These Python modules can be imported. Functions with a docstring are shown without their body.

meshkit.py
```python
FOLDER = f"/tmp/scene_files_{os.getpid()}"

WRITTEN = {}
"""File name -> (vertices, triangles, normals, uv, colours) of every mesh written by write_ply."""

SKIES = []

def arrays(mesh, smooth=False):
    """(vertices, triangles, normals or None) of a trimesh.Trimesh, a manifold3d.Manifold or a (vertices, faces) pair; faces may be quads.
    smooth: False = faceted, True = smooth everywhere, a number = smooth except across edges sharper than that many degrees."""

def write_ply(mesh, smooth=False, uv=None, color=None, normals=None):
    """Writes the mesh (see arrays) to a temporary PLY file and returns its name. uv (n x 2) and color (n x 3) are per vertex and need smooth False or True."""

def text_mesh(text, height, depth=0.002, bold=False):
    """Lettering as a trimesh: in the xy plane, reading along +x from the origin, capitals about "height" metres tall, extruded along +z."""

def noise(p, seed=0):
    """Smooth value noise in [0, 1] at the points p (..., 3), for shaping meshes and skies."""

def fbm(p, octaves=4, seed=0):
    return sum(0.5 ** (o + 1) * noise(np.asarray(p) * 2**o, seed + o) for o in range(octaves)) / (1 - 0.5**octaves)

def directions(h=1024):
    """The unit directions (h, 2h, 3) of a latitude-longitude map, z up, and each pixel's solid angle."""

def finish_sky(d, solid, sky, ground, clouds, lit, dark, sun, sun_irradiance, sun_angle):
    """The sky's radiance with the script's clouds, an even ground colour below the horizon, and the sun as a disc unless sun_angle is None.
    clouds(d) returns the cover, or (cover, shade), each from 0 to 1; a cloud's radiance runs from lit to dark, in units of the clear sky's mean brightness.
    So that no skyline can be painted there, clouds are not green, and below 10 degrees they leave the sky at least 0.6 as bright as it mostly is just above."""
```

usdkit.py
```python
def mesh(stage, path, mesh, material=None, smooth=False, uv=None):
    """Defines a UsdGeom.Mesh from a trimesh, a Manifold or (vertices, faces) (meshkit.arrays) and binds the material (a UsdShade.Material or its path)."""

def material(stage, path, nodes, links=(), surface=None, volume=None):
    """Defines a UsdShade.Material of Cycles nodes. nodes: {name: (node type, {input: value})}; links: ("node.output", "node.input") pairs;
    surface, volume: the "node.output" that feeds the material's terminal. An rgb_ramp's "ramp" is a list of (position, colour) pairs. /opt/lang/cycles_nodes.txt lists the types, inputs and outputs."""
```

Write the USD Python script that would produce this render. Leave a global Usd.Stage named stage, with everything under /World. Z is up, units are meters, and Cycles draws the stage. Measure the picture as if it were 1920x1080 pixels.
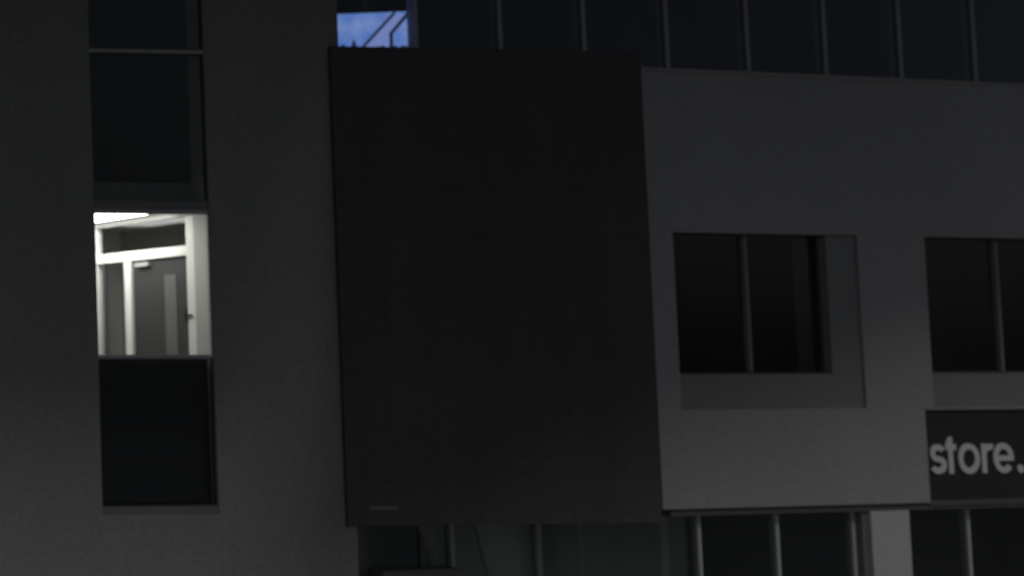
import math
import numpy as np
import trimesh
import shapely
from shapely.geometry import Polygon, LineString, Point, box as sbox
from shapely import affinity
from shapely.ops import unary_union
import usdkit
import meshkit
from pxr import Usd, UsdGeom, UsdLux, UsdShade, Gf, Sdf

stage = Usd.Stage.CreateInMemory()
UsdGeom.SetStageUpAxis(stage, 'Z')
UsdGeom.SetStageMetersPerUnit(stage, 1.0)
UsdGeom.Xform.Define(stage, '/World')
UsdGeom.Scope.Define(stage, '/World/Looks')

# ---------------------------------------------------------------- camera
# a street camera one floor up; its picture is the right-hand part of a wide view, so the lens is shifted sideways
cam = UsdGeom.Camera.Define(stage, '/World/camera')
cam.AddTranslateOp().Set(Gf.Vec3d(0, 0, 6.0))
cam.AddRotateXOp().Set(90 + 2.738)
cam.CreateHorizontalApertureAttr(36.0)
cam.CreateVerticalApertureAttr(20.25)
cam.CreateFocalLengthAttr(43.125)
cam.CreateHorizontalApertureOffsetAttr(40.5)
cam.CreateClippingRangeAttr(Gf.Vec2f(0.1, 2000))
cam.CreateFStopAttr(0.34)
cam.CreateFocusDistanceAttr(12.3)
cam.CreateExposureAttr(0.0)

# ---------------------------------------------------------------- sky and the soft light of the cloudy night
SUN_EL, SUN_AZ, SUN_ANGLE = math.radians(62), math.radians(160), 9.0       # azimuth: atan2(x, y)
SKY_STRENGTH, SUN_INTENSITY = 0.0205, 0.16
sky = UsdLux.DomeLight.Define(stage, '/World/sky')
sky_mat = usdkit.material(stage, '/World/Looks/night_sky', {
    's': ('sky_texture', {'sky_type': 'single_scattering', 'sun_disc': False, 'sun_elevation': SUN_EL, 'sun_rotation': SUN_AZ,
                          'aerosol_density': 3.0}),
    'h': ('hsv', {'saturation': 0.4}),
    'b': ('background_shader', {'strength': SKY_STRENGTH})}, [('s.color', 'h.color'), ('h.color', 'b.color')], surface='b.background')
UsdShade.MaterialBindingAPI.Apply(sky.GetPrim()).Bind(sky_mat)
sky.GetPrim().SetCustomDataByKey('kind', 'structure')
sun = UsdLux.DistantLight.Define(stage, '/World/night_light')
sun.CreateIntensityAttr(SUN_INTENSITY)
sun.CreateAngleAttr(SUN_ANGLE)
sun.CreateNormalizeAttr(True)
sun.CreateColorAttr(Gf.Vec3f(1.0, 0.985, 0.945))
to_sun = Gf.Vec3d(math.sin(SUN_AZ) * math.cos(SUN_EL), math.cos(SUN_AZ) * math.cos(SUN_EL), math.sin(SUN_EL))
sun.AddTransformOp().Set(Gf.Matrix4d(1).SetRotate(Gf.Rotation(Gf.Vec3d(0, 0, 1), to_sun)))

# ---------------------------------------------------------------- helpers
taken = {}


def path_for(name, parent):
    base = (str(parent.GetPath()) if parent else '/World') + '/'
    n = taken.get(base + name, 0)
    taken[base + name] = n + 1
    return base + (name if n == 0 else f'{name}_{n:03d}')


def tag(o, label=None, cat=None, group=None, kind=None):
    for k, v in (('label', label), ('category', cat), ('group', group), ('kind', kind)):
        if v:
            o.SetCustomDataByKey(k, v)
    return o


def thing(name, label, cat, loc=(0, 0, 0), yaw=0.0, group=None):
    x = UsdGeom.Xform.Define(stage, path_for(name, None))
    x.AddTranslateOp().Set(Gf.Vec3d(*loc))
    x.AddRotateZOp().Set(yaw)
    return tag(x.GetPrim(), label, cat, group)


def obj(name, mesh, m, parent=None, label=None, kind=None):
    o = usdkit.mesh(stage, path_for(name, parent), mesh, m, smooth=30).GetPrim()
    return tag(o, label, kind=kind)


def bx(x0, x1, y0, y1, z0, z1):
    m = trimesh.creation.box([x1 - x0, y1 - y0, z1 - z0])
    m.apply_translation([(x0 + x1) / 2, (y0 + y1) / 2, (z0 + z1) / 2])
    return m


def cat(*ms):
    return trimesh.util.concatenate(ms)


def plate(poly, y0, y1):
    """A polygon in facade coordinates (along, up) as a slab between the depths y0 and y1."""
    polys = list(poly.geoms) if hasattr(poly, 'geoms') else [poly]
    out = []
    for p in polys:
        m = trimesh.creation.extrude_polygon(p, y1 - y0, engine='earcut')
        v = m.vertices.copy()
        m = trimesh.Trimesh(np.stack([v[:, 0], y1 - v[:, 2], v[:, 1]], 1), m.faces, process=False)
        out.append(m)
    return cat(*out)


def frame(x0, x1, z0, z1, t, y0, y1, bars=(), rows=()):
    p = sbox(x0, z0, x1, z1)
    edges = [x0] + list(bars) + [x1]
    levels = [z0] + list(rows) + [z1]
    for i in range(len(edges) - 1):
        for j in range(len(levels) - 1):
            a = edges[i] + (t if i == 0 else t / 2)
            b = edges[i + 1] - (t if i == len(edges) - 2 else t / 2)
            c = levels[j] + (t if j == 0 else t / 2)
            d = levels[j + 1] - (t if j == len(levels) - 2 else t / 2)
            p = p.difference(sbox(a, c, b, d))
    return plate(p, y0, y1)


# ---------------------------------------------------------------- materials
def paint(name, color, rough=0.8, vary=0.12, scale=0.8, bump=0.15, fine=40, spec=0.3, mottle=0.0):
    c = np.asarray(color, float)
    return usdkit.material(stage, '/World/Looks/' + name, {
        'g': ('texture_coordinate', {}),
        'st': ('mapping', {'mapping_type': 'point', 'scale': (1.0, 1.0, 0.35)}),
        'n': ('noise_texture', {'scale': scale, 'detail': 7.0, 'roughness': 0.62}),
        'r': ('rgb_ramp', {'ramp': [(0.3, tuple(c * (1 - vary))), (0.7, tuple(np.minimum(c * (1 + vary), 0.95)))]}),
        'mn': ('noise_texture', {'scale': 13.0, 'detail': 5.0, 'roughness': 0.7}),
        'mr': ('rgb_ramp', {'ramp': [(0.32, (1 - mottle,) * 3), (0.68, (1.0,) * 3)]}),
        'mx': ('mix', {'mix_type': 'multiply', 'fac': 1.0}),
        'f': ('noise_texture', {'scale': fine, 'detail': 4.0}),
        'b': ('bump', {'strength': bump, 'distance': 0.01}),
        'p': ('principled_bsdf', {'roughness': rough, 'specular_ior_level': spec})},
        [('g.object', 'st.vector'), ('st.vector', 'n.vector'), ('g.object', 'f.vector'), ('n.fac', 'r.fac'), ('r.color', 'mx.color1'), ('g.object', 'mn.vector'), ('mn.fac', 'mr.fac'),
         ('mr.color', 'mx.color2'), ('mx.color', 'p.base_color'),
         ('f.fac', 'b.height'), ('b.normal', 'p.normal')], surface='p.BSDF')


def glass(name, tint, rough=0.02, gloss=(0.72, 0.74, 0.76)):
    return usdkit.material(stage, '/World/Looks/' + name, {
        't': ('transparent_bsdf', {'color': tint}), 'g': ('glossy_bsdf', {'color': gloss, 'roughness': rough}),
        'f': ('fresnel', {'IOR': 1.5}), 'geo': ('geometry', {}), 'k': ('mix_float', {'b': 0.0}), 'm': ('mix_closure', {})},
        [('geo.backfacing', 'k.fac'), ('f.fac', 'k.a'), ('k.result', 'm.fac'), ('t.BSDF', 'm.closure1'), ('g.BSDF', 'm.closure2')], surface='m.closure')


def glow(name, color, strength):
    return usdkit.material(stage, '/World/Looks/' + name, {'e': ('emission', {'color': color, 'strength': strength})}, surface='e.emission')


M = {
    'grey_render': paint('grey_render', (0.235, 0.24, 0.24), 0.85, 0.08, 0.55, mottle=0.26),
    'store_render': paint('store_render', (0.335, 0.34, 0.345), 0.85, 0.06, 0.5, mottle=0.22),
    'cap': paint('cap', (0.27, 0.27, 0.27), 0.55, 0.06, 2),
    'apron': paint('apron', (0.20, 0.203, 0.207), 0.7, 0.06, 1),
    'reveal': paint('reveal', (0.24, 0.245, 0.25), 0.8, 0.05, 1),
    'alu': paint('aluminium', (0.34, 0.35, 0.35), 0.5, 0.05, 3),
    'window_bar': paint('window_bar', (0.20, 0.20, 0.205), 0.5, 0.05, 3),
    'dark_frame': paint('dark_frame', (0.07, 0.072, 0.075), 0.5, 0.05, 3),
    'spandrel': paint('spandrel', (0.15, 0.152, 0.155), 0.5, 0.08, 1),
    'inside': paint('inside', (0.20, 0.20, 0.205), 0.9, 0.1, 1),
    'bulkhead': paint('bulkhead', (0.10, 0.10, 0.10), 0.7, 0.06, 1),
    'column': paint('column_paint', (0.44, 0.45, 0.445), 0.7, 0.04, 1),
    'led_face': paint('led_face', (0.090, 0.091, 0.095), 0.75, 0.15, 0.7, 0.3, 120, 0.15, mottle=0.3),
    'led_edge': paint('led_edge', (0.05, 0.05, 0.052), 0.6, 0.1, 1),
    'plate': paint('plate_metal', (0.15, 0.152, 0.15), 0.6, 0.08, 5),
    'sign_face': paint('sign_face', (0.03, 0.03, 0.031), 0.6, 0.1, 1, 0.05),
    'letter': paint('letter_paint', (0.64, 0.65, 0.645), 0.5, 0.02, 3, 0.03),
    'room_white': paint('room_white', (0.80, 0.80, 0.77), 0.7, 0.02, 1, 0.03),
    'room_grey': paint('room_grey', (0.46, 0.46, 0.44), 0.7, 0.03, 1, 0.03),
    'rail': paint('rail_paint', (0.26, 0.26, 0.25), 0.6, 0.03, 1, 0.03),
    'carpet': paint('carpet', (0.12, 0.12, 0.13), 0.95, 0.15, 6),
    'door': paint('door_paint', (0.05, 0.05, 0.051), 0.5, 0.04, 3, 0.03),
    'closer': paint('closer_metal', (0.45, 0.45, 0.44), 0.4, 0.03, 6, 0.02),
    'black': paint('black_metal', (0.02, 0.02, 0.02), 0.4, 0.05, 6),
    'frosted': paint('frosted_pane', (0.14, 0.145, 0.14), 0.35, 0.05, 3, 0.02),
    'dark_blind': paint('dark_blind_cloth', (0.32, 0.32, 0.32), 0.9, 0.05, 2),
    'blind': paint('blind_cloth', (0.52, 0.52, 0.515), 0.9, 0.05, 2),
    'drape': paint('drape_cloth', (0.80, 0.80, 0.79), 0.9, 0.06, 4),
    'asphalt': paint('asphalt', (0.07, 0.07, 0.071), 0.9, 0.2, 0.6, 0.5, 90),
    'paving': paint('paving', (0.25, 0.25, 0.24), 0.85, 0.12, 0.9, 0.3, 50),
    'kerb': paint('kerb_concrete', (0.32, 0.32, 0.31), 0.85, 0.1, 2),
    'added_shade_roof': paint('added_roofing', (0.10, 0.10, 0.10), 0.85, 0.1, 1),
    'added_soffit': paint('added_soffit_paint', (0.55, 0.55, 0.55), 0.8, 0.05, 1),  # underside of the added eaves, pale to send light back to walls and panes
    'mullion': paint('mullion_paint', (0.42, 0.43, 0.43), 0.5, 0.04, 3),
    'back_panel': paint('back_panel', (0.05, 0.05, 0.052), 0.7, 0.06, 1),
    'line': paint('line_paint', (0.75, 0.75, 0.72), 0.7, 0.1, 4),
    'pane': glass('window_glass', (0.80, 0.82, 0.82)),
    'upper_pane': glass('upper_glass', (0.80, 0.81, 0.84), 0.03, (0.50, 0.52, 0.62)),
    'clear': glass('partition_glass', (0.95, 0.96, 0.95)),
    'lamp': glow('lamp_glow', (1.0, 0.99, 0.95), 9.8),
}
M['picture'] = usdkit.material(stage, '/World/Looks/screen_picture', {
    'g': ('texture_coordinate', {}),
    'n': ('noise_texture', {'scale': 3.2, 'detail': 3.0}),
    'r': ('rgb_ramp', {'ramp': [(0.40, (0.085, 0.17, 0.44)), (0.70, (0.18, 0.255, 0.50))]}),
    'e': ('emission', {'strength': 1.5})},
    [('g.object', 'n.vector'), ('n.fac', 'r.fac'), ('r.color', 'e.color')], surface='e.emission')
M['picture_dark'] = glow('screen_dark', (0.015, 0.025, 0.06), 1.0)
M['picture_pale'] = glow('screen_pale', (0.165, 0.215, 0.45), 1.5)

# ---------------------------------------------------------------- ground, road, pavement
obj('ground', cat(trimesh.creation.box([600, 600, 0.4], trimesh.transformations.translation_matrix([0, 0, -0.34]))), M['asphalt'], kind='structure')
pav = thing('pavement', None, None, (17.901, 17.0, 0), 9.211)
tag(pav, kind='structure')
for i in range(-9, 12):
    for j in range(3):
        obj('paving_slab', bx(i * 1.5 + 0.006, i * 1.5 + 1.494, -4.0 + j * 1.5 - 0.497 + 0.5, -4.0 + j * 1.5 + 0.997, -0.14, -0.0 - 0.002 * ((i * 7 + j * 3) % 3)), M['paving'], pav)
obj('paving_bed', bx(-14, 17, -4.05, 2.0, -0.14, -0.02), M['kerb'], pav)
kerb = thing('kerb', None, None, (17.901, 17.0, 0), 9.211)
tag(kerb, kind='structure')
for i in range(-9, 12):
    obj('kerb_stone', bx(i * 1.5 + 0.005, i * 1.5 + 1.495, -4.25, -4.055, -0.14, 0.0), M['kerb'], kerb)

# ---------------------------------------------------------------- left building: grey wall with one upright strip of windows
LB = thing('office_building', 'plain grey rendered building with one upright strip of windows, one lit', 'building', (13.305, 16.65, 0), 3.852)
X0, X1, TOP, SHADE_EAVE = -9.0, 0.125, 13.4, 4.6
SL, SR = -3.45, -1.822                                                # the strip
w = sbox(X0, -0.1, X1, TOP).difference(sbox(SL, 3.765, SR, 13.2))
obj('wall', plate(w, 0.0, 0.06), M['grey_render'], LB)
obj('inner_lining', plate(w, 0.062, 0.30), M['room_grey'], LB)
obj('side_wall', bx(X1 - 0.3, X1, 0.302, 9, -0.1, TOP), M['grey_render'], LB)
obj('side_wall', bx(X0, X0 + 0.3, 0.302, 9, -0.1, TOP), M['grey_render'], LB)
obj('rear_wall', bx(X0, X1, 9.002, 9.3, -0.1, TOP), M['grey_render'], LB)
added_shade_roof = obj('added_shade_roof', bx(X0 - 0.6, X1 - 0.002, -SHADE_EAVE, 9.4, TOP + 0.002, TOP + 0.3), M['added_shade_roof'], LB)  # deep overhang added out of view to shade the upper wall
obj('added_soffit', bx(X0 - 0.59, X1 - 0.004, -SHADE_EAVE + 0.01, -0.002, TOP - 0.02, TOP), M['added_soffit'], added_shade_roof)
obj('added_fascia', bx(X0 - 0.6, X1 - 0.002, -SHADE_EAVE - 0.04, -SHADE_EAVE - 0.002, TOP - 0.08, TOP + 0.34), M['dark_frame'], added_shade_roof)
# glazing of the strip: rows at 3.87-5.84, 5.90-7.82, 7.97-9.98, 10.03-12.2
YF = 0.012
for z0, z1, lit in ((3.87, 5.84, 0), (5.875, 7.845, 1), (7.97, 9.98, 0), (10.03, 13.17, 0)):
    win = obj('window', frame(SL + 0.004, SR - 0.004, z0, z1, 0.016, YF, YF + 0.04), M['alu' if lit else 'dark_frame'], LB, 'lit window showing a white room with a dark door' if lit else None)
    obj('pane', bx(SL + 0.022, SR - 0.022, YF + 0.02, YF + 0.028, z0 + 0.018, z1 - (0.06 if lit else 0.018)), M['clear' if lit else 'pane'], win)
obj('window_head', bx(SL + 0.003, SR - 0.003, YF + 0.002, YF + 0.055, 7.79, 7.828), M['alu'], LB)
obj('transom', bx(SL + 0.002, SR - 0.002, YF - 0.01, YF + 0.04, 5.842, 5.873), M['alu'], LB)
obj('transom', bx(SL + 0.002, SR - 0.002, YF - 0.01, YF + 0.04, 9.982, 10.028), M['alu'], LB)
obj('spandrel_panel', bx(SL + 0.002, SR - 0.002, YF, YF + 0.05, 7.847, 7.968), M['spandrel'], LB)
obj('sill', bx(SL + 0.003, SR - 0.003, 0.012, 0.11, 3.767, 3.868), M['spandrel'], LB)
# the lit room behind it; its right-hand wall is a glazed partition that runs straight back
XW, FL, CE = -1.785, 5.15, 7.93
obj('room_floor', bx(-6.5, XW + 1.7, 0.302, 4.0, FL - 0.2, FL), M['carpet'], LB)
obj('room_ceiling', bx(-6.5, XW + 1.7, 0.13, 4.0, CE, CE + 0.04), M['room_white'], LB)
obj('room_wall', bx(-6.6, -6.502, 0.302, 4.0, FL, CE), M['room_white'], LB)
obj('room_wall', bx(-6.5, XW + 1.7, 4.002, 4.1, FL, CE), M['room_white'], LB)
obj('room_wall', bx(-6.5, SL - 0.002, 0.302, 0.34, FL, CE), M['room_white'], LB)
obj('room_wall', bx(XW, XW + 0.12, 2.402, 4.0, FL, CE), M['room_white'], LB)
obj('upstand', bx(SL + 0.002, SR - 0.002, 0.12, 0.298, 3.9, 5.873), M['back_panel'], LB)
obj('room_wall', bx(XW + 1.58, XW + 1.698, 0.302, 4.0, FL, CE), M['room_grey'], LB)
px0, px1 = XW - 0.035, XW + 0.06
pf = obj('partition_frame', cat(
    bx(px0, px1, 2.32, 2.40, FL, CE), bx(px0, px1, 1.57, 1.705, FL, 7.268), bx(px0, px1, 0.302, 0.445, FL, 7.81),
    bx(px0 + 0.002, px1, 0.447, 2.318, 7.27, 7.405)), M['room_white'], LB)
obj('head_rail', bx(px0 + 0.004, px1, 0.302, 2.318, 7.812, CE - 0.002), M['rail'], pf)
obj('clerestory_pane', bx(XW + 0.01, XW + 0.018, 0.447, 2.318, 7.407, 7.81), M['clear'], LB)
sl = obj('sidelight_pane', bx(XW + 0.01, XW + 0.018, 1.707, 2.318, FL + 0.1, 7.268), M['clear'], LB)
obj('glazing_bead', bx(XW - 0.02, XW + 0.008, 2.16, 2.185, FL + 0.1, 7.268), M['dark_frame'], sl)
dr = obj('door', bx(XW + 0.006, XW + 0.05, 0.449, 1.566, FL + 0.01, 7.262), M['door'], LB, 'dark grey door with a tall narrow pane')
obj('vision_pane', bx(XW + 0.001, XW + 0.0055, 0.70, 0.93, 5.45, 7.02), M['frosted'], dr)
obj('door_closer', bx(XW - 0.05, XW + 0.004, 1.19, 1.46, 7.17, 7.225), M['closer'], dr)
obj('handle', cat(bx(XW - 0.055, XW + 0.004, 0.50, 0.525, 6.42, 6.45), bx(XW - 0.06, XW - 0.04, 0.36, 0.525, 6.425, 6.447), bx(XW - 0.012, XW + 0.004, 0.485, 0.54, 6.34, 6.53)), M['black'], dr)
# floors and rooms behind the dark windows
obj('floor_slab', bx(X0 + 0.302, X1 - 0.302, 0.302, 9.0, 4.70, FL - 0.202), M['inside'], LB)
obj('floor_slab', bx(X0 + 0.302, X1 - 0.302, 0.302, 9.0, CE + 0.045, 8.25), M['inside'], LB)
obj('inner_wall', bx(X0 + 0.302, X1 - 0.302, 4.5, 4.6, 0, TOP), M['inside'], LB)
obj('inner_wall', bx(-0.9, -0.8, 0.302, 4.49, 0, 4.698), M['inside'], LB)
obj('inner_wall', bx(-0.9, -0.8, 0.302, 4.49, 8.252, TOP), M['inside'], LB)
cl = thing('ceiling_light', 'glowing white ceiling panel in the top left corner of the lit window', 'ceiling light', (13.305, 16.65, 0), 3.852)
obj('diffuser', bx(-2.95, -1.90, 0.62, 2.75, CE - 0.03, CE - 0.006), M['lamp'], cl)
obj('rim', frame(-2.965, -1.885, 0.605, 2.765, 0.014, 0, 0.022).apply_transform(np.array([[1, 0, 0, 0], [0, 0, 1, 0], [0, 1, 0, CE - 0.027], [0, 0, 0, 1.0]])), M['closer'], cl)

# ---------------------------------------------------------------- right building: shop with a projecting rendered front and curtain wall over it
RB = thing('store_building', 'pale rendered shop building with recessed windows, ground floor glazing and curtain wall above', 'building', (17.901, 17.0, 0), 9.211)
A0, A1, ZB, ZT = 0.03, 13.0, 3.762, 9.86
O1, O2 = (0.43, 3.68), (4.91, 8.16)
ZW0, ZW1 = 5.125, 7.60
w = sbox(A0, ZB, A1, ZT)
for a, b in (O1, O2, (9.4, 12.6)):
    w = w.difference(sbox(a, ZW0, b, ZW1))
w = w.difference(sbox(4.735, ZB - 1, A1 + 1, 5.085))
obj('wall', plate(w, 0.0, 0.45), M['store_render'], RB)
obj('sign_backing', bx(4.737, A1, 0.10, 0.45, ZB, 5.083), M['bulkhead'], RB)
obj('parapet_cap', bx(A0 - 0.01, A1 + 0.02, -0.012, 0.48, ZT + 0.002, ZT + 0.05), M['cap'], RB)
obj('window_ledge', bx(4.737, A1, -0.006, 0.05, 5.087, 5.123), M['cap'], RB)
for a, b in (O1, O2, (9.4, 12.6)):
    m0 = a + 1.386 if a < 4 else a + 1.51
    g1 = b - 0.53
    infill = sbox(a + 0.002, ZW0 + 0.002, b - 0.002, ZW1 - 0.002).difference(sbox(a + 0.001, 5.612, g1, ZW1))
    obj('infill_panel', plate(infill, 0.03, 0.40), M['apron'], RB)
    win = obj('window', frame(a + 0.002, g1 - 0.002, 5.614, ZW1 - 0.002, 0.025, 0.11, 0.17), M['dark_frame'], RB)
    obj('mullion', bx(m0 - 0.028, m0 + 0.028, 0.09, 0.17, 5.641, ZW1 - 0.029), M['window_bar'], win)
    for c, d in ((a + 0.029, m0 - 0.03), (m0 + 0.03, g1 - 0.029)):
        obj('pane', bx(c, d, 0.13, 0.138, 5.641, ZW1 - 0.029), M['pane'], win)
# curtain wall above, set back
CW = [-4.9, -4.0, -2.455, -1.0, 0.49, 2.0, 3.51, 5.0, 6.48, 7.98, 9.48, 11.0, 12.5]
for c in CW:
    obj('upper_mullion', bx(c - 0.028, c + 0.028, 0.995, 1.10, 8.5, 13.57), M['mullion'], RB)
for c, d in zip(CW[:-1], CW[1:]):
    obj('upper_pane', bx(c + 0.030, d - 0.030, 1.02, 1.03, 8.5, 13.57), M['upper_pane'], RB)
obj('upper_sill', bx(-4.93, 12.53, 0.95, 1.10, 8.3, 8.498), M['dark_frame'], RB)
obj('deck', bx(-4.93, A1, 0.452, 6, 8.1, 8.298), M['inside'], RB)
EV = Polygon([(-4.6, -5.75), (13.4, -2.9), (13.4, 8), (-4.6, 8)])            # added eave out of view, tapered to shade the left of the wall more
EM = trimesh.creation.extrude_polygon(EV, 0.3, engine='earcut')
EM.apply_translation([0, 0, 13.602])
rr = obj('added_shade_roof', EM, M['added_shade_roof'], RB)
EM = trimesh.creation.extrude_polygon(EV.buffer(-0.02).intersection(sbox(-5, -7, 14, 0.94)), 0.02, engine='earcut')
EM.apply_translation([0, 0, 13.58])
obj('added_soffit', EM, M['added_soffit'], rr)
EM = trimesh.creation.extrude_polygon(LineString([(-4.6, -5.775), (13.4, -2.925)]).buffer(0.02, cap_style=2), 0.4, engine='earcut')
EM.apply_translation([0, 0, 13.55])
obj('added_fascia', EM, M['dark_frame'], rr)
obj('rear_wall', bx(-4.93, A1, 6.002, 6.2, 0, 13.6), M['inside'], RB)
obj('end_wall', bx(A1, A1 + 0.25, 0.49, 8, 0, 13.6), M['store_render'], RB)
obj('inner_wall', bx(-5.05, -4.95, 0.95, 6.2, 8.3, 13.6), M['inside'], RB)
obj('inner_wall', bx(-2.5, -2.4, 1.75, 5.99, 8.3, 13.6), M['inside'], RB)
obj('inner_wall', bx(-0.5, A1, 3.0, 3.1, 3.9, 8.09), M['inside'], RB)
obj('party_wall', bx(4.25, 4.35, 0.46, 2.99, 3.9, 8.09), M['inside'], RB)
obj('first_floor', bx(-4.93, A1, 0.46, 5.99, 3.70, 3.898), M['inside'], RB)
# ground floor: bulkhead, glazing (flush under the front, set back to the left of it), pier
obj('bulkhead', bx(0.2, A1, 0.03, 0.458, 3.66, 3.76), M['bulkhead'], RB)
SH = [-3.42, -2.0, -0.5, 0.30]
SF = [0.30, 0.813, 2.173, 3.53, 5.642, 7.06, 8.5, 9.9]
for c in SH[1:-1]:
    obj('shop_mullion', bx(c - 0.03, c + 0.03, 1.16, 1.26, 0.3, 3.698), M['mullion'], RB)
for c, d in zip(SH[:-1], SH[1:]):
    obj('shop_pane', bx(c + 0.037, d - 0.037, 1.19, 1.202, 0.32, 3.698), M['pane'], RB)
for c in SF[1:]:
    obj('shop_mullion', bx(c - 0.028, c + 0.028, 0.125, 0.20, 0.3, 3.658), M['mullion'], RB)
for c, d in zip(SF[:-1], SF[1:]):
    obj('shop_pane', bx(c + 0.032, d - 0.032, 0.15, 0.162, 0.32, 3.658), M['pane'], RB)
obj('shop_sill', bx(-3.5, 0.25, 1.05, 1.30, 0.002, 0.298), M['bulkhead'], RB)
obj('shop_sill', bx(0.252, A1, 0.09, 0.30, 0.002, 0.298), M['bulkhead'], RB)
obj('return_pane', bx(0.262, 0.274, 0.21, 1.18, 0.32, 3.658), M['pane'], RB)
obj('low_wall', bx(-3.38, -2.04, 1.0, 1.18, 0.3, 2.84), M['spandrel'], RB)
obj('column', bx(3.67, 4.365, 0.02, 0.145, 0.002, 3.657), M['column'], RB, 'pale square pier under the wall corner')
obj('painted_column_shade', bx(3.57, 3.668, 0.06, 0.145, 0.002, 3.657), M['spandrel'], RB)  # dark strip facing front, painted as the shaded left side of the pier
obj('shop_floor', bx(-3.5, A1, 1.302, 5.99, 0.0, 0.05), M['inside'], RB)
obj('inner_wall', bx(-3.5, A1, 3.6, 3.7, 0.05, 3.69), M['inside'], RB)

# ---------------------------------------------------------------- the sign
SG = thing('shop_sign', 'black sign board with white lettering reading store.', 'sign', (17.901, 17.0, 0), 9.211)
obj('board', bx(4.74, 12.9, 0.02, 0.098, ZB + 0.03, 5.08), M['sign_face'], SG)
obj('edge_trim', bx(4.737, 12.9, 0.015, 0.10, ZB - 0.05, ZB + 0.026), M['bulkhead'], SG)


def arc(cx, cy, rx, ry, a0, a1, n=40):
    t = np.radians(np.linspace(a0, a1, n))
    return [(cx + rx * math.cos(q), cy + ry * math.sin(q)) for q in t]


XH, T = 0.425, 0.086                                                  # x height and stroke
h = T / 2


def stroke(pts, cap=2):
    return LineString(pts).buffer(h, cap_style=cap, join_style=1)


def letter_s():
    rx, ry = 0.098, (XH - T) / 4
    top, low = XH - h - ry, h + ry
    pts = arc(0.145, top, rx, ry, 25, 270, 40) + arc(0.145, low, rx * 1.08, ry, 90, -155, 40)[1:]
    return stroke(pts)


def letter_t():
    return unary_union([sbox(0.045, 0, 0.045 + T, 0.53), Polygon([(0, XH - 0.085), (0.195, XH - 0.085), (0.195, XH), (0, XH)]), Polygon([(0.0, XH - 0.01), (0.05, XH - 0.01), (0.05, XH + 0.09)])])


def letter_o():
    e = affinity.scale(Point(0, 0).buffer(1, 32), 0.198, XH / 2 + 0.008)
    i = affinity.scale(Point(0, 0).buffer(1, 32), 0.198 - T, XH / 2 - T * 0.92)
    return affinity.translate(e.difference(i), 0.198, XH / 2)


def letter_r():
    return unary_union([sbox(0, 0, T, XH), LineString(arc(0.175, XH - 0.165, 0.128, 0.118, 180, 72)).buffer(h * 0.98, cap_style=2)])


def letter_e():
    cx, cy, rx, ry = 0.19, XH / 2, 0.19 - h, XH / 2 - h + 0.006
    return unary_union([stroke(arc(cx, cy, rx, ry, 0, 318, 60)), sbox(0.04, cy - 0.04, 0.378, cy + 0.036)])


s0 = 4.795
for ch, off in ((letter_s(), 0.0), (letter_t(), 0.29), (letter_o(), 0.52), (letter_r(), 0.955), (letter_e(), 1.175), (Point(0.05, 0.05).buffer(0.058), 1.63)):
    obj('letter', plate(affinity.translate(ch, s0 + off, 4.165), 0.006, 0.018), M['letter'], SG)

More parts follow.
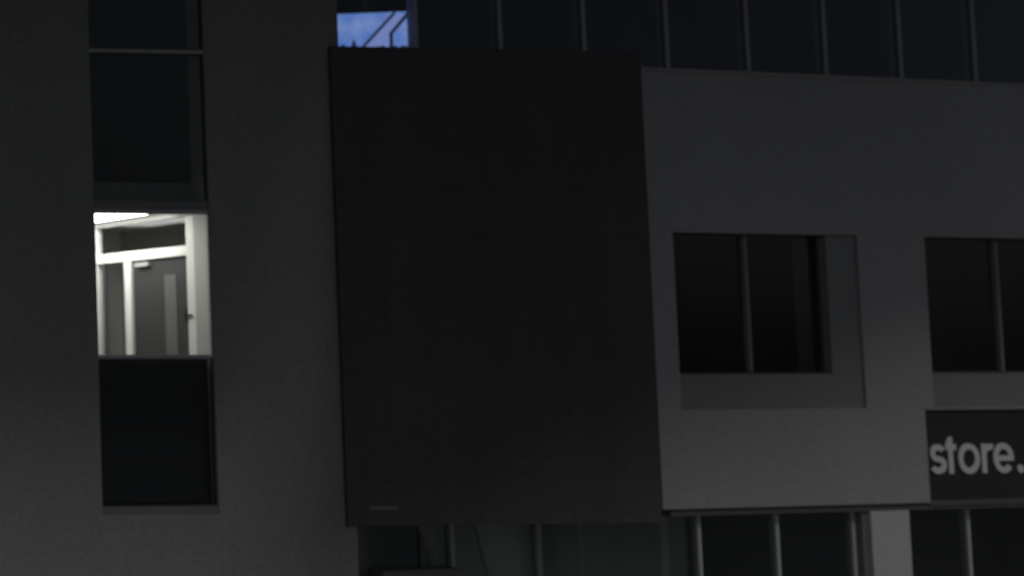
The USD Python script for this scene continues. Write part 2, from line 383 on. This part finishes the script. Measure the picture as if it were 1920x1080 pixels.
# ---------------------------------------------------------------- unlit screen between the buildings
BB = thing('billboard', 'large unlit black screen hung between the grey wall and the shop front', 'billboard', (13.28, 16.612, 0), 3.852)
BW0, BW1, BZ0, BZ1 = -0.005, 4.545, 3.595, 10.11
obj('back_box', bx(BW0, BW1, 0.018, 0.034, BZ0, BZ1), M['led_edge'], BB)
nx, nz = 7, 10
dx, dz = (BW1 - BW0) / nx, (BZ1 - BZ0) / nz
for i in range(nx):
    for j in range(nz):
        k = ((i * 5 + j * 3) % 4) * 0.0006
        obj('screen_panel', bx(BW0 + i * dx + 0.0009, BW0 + (i + 1) * dx - 0.0009, -k, 0.016, BZ0 + j * dz + 0.0009, BZ0 + (j + 1) * dz - 0.0009), M['led_face'], BB)
for z in (4.0, 6.0, 8.0, 9.8):
    obj('support_beam', bx(0.25, 4.4, 0.036, 0.20, z, z + 0.15), M['black'], BB)
obj('maker_plate', bx(0.29, 0.71, -0.012, -0.003, 3.80, 3.86), M['plate'], BB)

# ---------------------------------------------------------------- lit screen behind one curtain wall pane, seen over the billboard
SC = thing('lit_screen', 'small glowing blue picture above the unlit billboard, with dark poles in it', 'screen', (17.901 + (-3.62) * math.cos(math.radians(9.211)) - 1.62 * math.sin(math.radians(9.211)), 17.0 + (-3.62) * math.sin(math.radians(9.211)) + 1.62 * math.cos(math.radians(9.211)), 9.9), -9.0)
WS, HS = 1.36, 1.02
obj('casing', bx(-0.02, WS + 0.02, 0.012, 0.06, -0.02, HS + 0.02), M['black'], SC)
obj('picture', bx(0, WS, 0.0, 0.010, 0, HS), M['picture'], SC)
rng = np.random.default_rng(4)
sk = [(0, 0), (0, 0.46)]
xs = np.linspace(0.04, WS, 34)
for x in xs:
    sk.append((x, 0.515 + 0.011 * rng.normal()))
sk += [(WS, 0)]
sky_line = unary_union([Polygon(sk).buffer(0), sbox(0.60, 0.4, 0.635, 0.60), sbox(0.44, 0.4, 0.50, 0.555), Polygon([(0.56, 0.48), (0.615, 0.635), (0.67, 0.48)])])
obj('skyline', plate(sky_line, -0.006, -0.002), M['picture_dark'], SC)
obj('slanted_pole', plate(LineString([(0.68, 0.45), (1.16, 1.0)]).buffer(0.02), -0.006, -0.002), M['picture_dark'], SC)
obj('bent_pole', plate(LineString([(1.11, 0.45), (1.11, 0.70), (1.35, 1.0)]).buffer(0.024), -0.006, -0.002), M['picture_dark'], SC)
obj('pale_patch', plate(Polygon([(0.74, 0.49), (1.16, 0.97), (1.28, 0.97), (1.07, 0.71), (1.07, 0.49)]).buffer(0.02), -0.0018, -0.0005), M['picture_pale'], SC)


# ---------------------------------------------------------------- drapes behind the shop glass
def drape(name, label, top, low, z0, z1, y0):
    nu, nv = 60, 24
    u, v = np.meshgrid(np.linspace(0, 1, nu), np.linspace(0, 1, nv), indexing='ij')
    x = (low[0] + (top[0] - low[0]) * v ** 1.3) * (1 - u) + (low[1] + (top[1] - low[1]) * v ** 1.3) * u
    y = y0 + 0.035 * np.sin(u * 2 * math.pi * 7 + 0.8 * v) + 0.012 * np.sin(u * 41)
    z = z0 + (z1 - z0) * v
    p = np.stack([x, y, z], -1).reshape(-1, 3)
    i, j = np.meshgrid(np.arange(nu - 1), np.arange(nv - 1), indexing='ij')
    q = np.stack([i * nv + j, (i + 1) * nv + j, (i + 1) * nv + j + 1, i * nv + j + 1], -1).reshape(-1, 4)
    f = np.vstack([q[:, [0, 1, 2]], q[:, [0, 2, 3]]])
    back = p + [0, 0.006, 0]
    m = trimesh.Trimesh(np.vstack([p, back]), np.vstack([f, f[:, ::-1] + len(p)]), process=False)
    t = thing(name, label, 'drape', (17.901, 17.0, 0), 9.211)
    obj('cloth', m, M['drape'], t)
    obj('rail', bx(min(top) - 0.05, max(top) + 0.05, y0 - 0.02, y0 + 0.02, z1 + 0.002, z1 + 0.03), M['dark_frame'], t)


drape('shop_drape', 'narrow slanting pale drape behind the shop glass, left of the wide one', (-2.35, -1.95), (-1.80, -1.55), 1.6, 3.5, 1.36)
drape('shop_drape', 'wide pale drape narrowing downward behind the shop glass under the billboard', (-1.35, -0.25), (-0.95, -0.50), 1.6, 3.5, 1.36)
BD = thing('shop_backdrop', 'plain dull blind hanging behind both drapes under the unlit black screen', 'blind', (17.901, 17.0, 0), 9.211)
obj('sheet', bx(-2.25, 2.5, 1.41, 1.42, 0.6, 3.5), M['blind'], BD)
obj('rail', bx(-2.28, 2.53, 1.41, 1.46, 3.502, 3.56), M['dark_frame'], BD)
BD = thing('shop_backdrop', 'grey sheet added to lighten the dark shop glass next to the plain grey building', 'blind', (17.901, 17.0, 0), 9.211)
obj('sheet', bx(-3.45, -2.29, 1.43, 1.44, 0.6, 3.5), M['dark_blind'], BD)  # added sheet, only there to lift the black pane
obj('rail', bx(-3.47, -2.285, 1.41, 1.46, 3.502, 3.56), M['dark_frame'], BD)
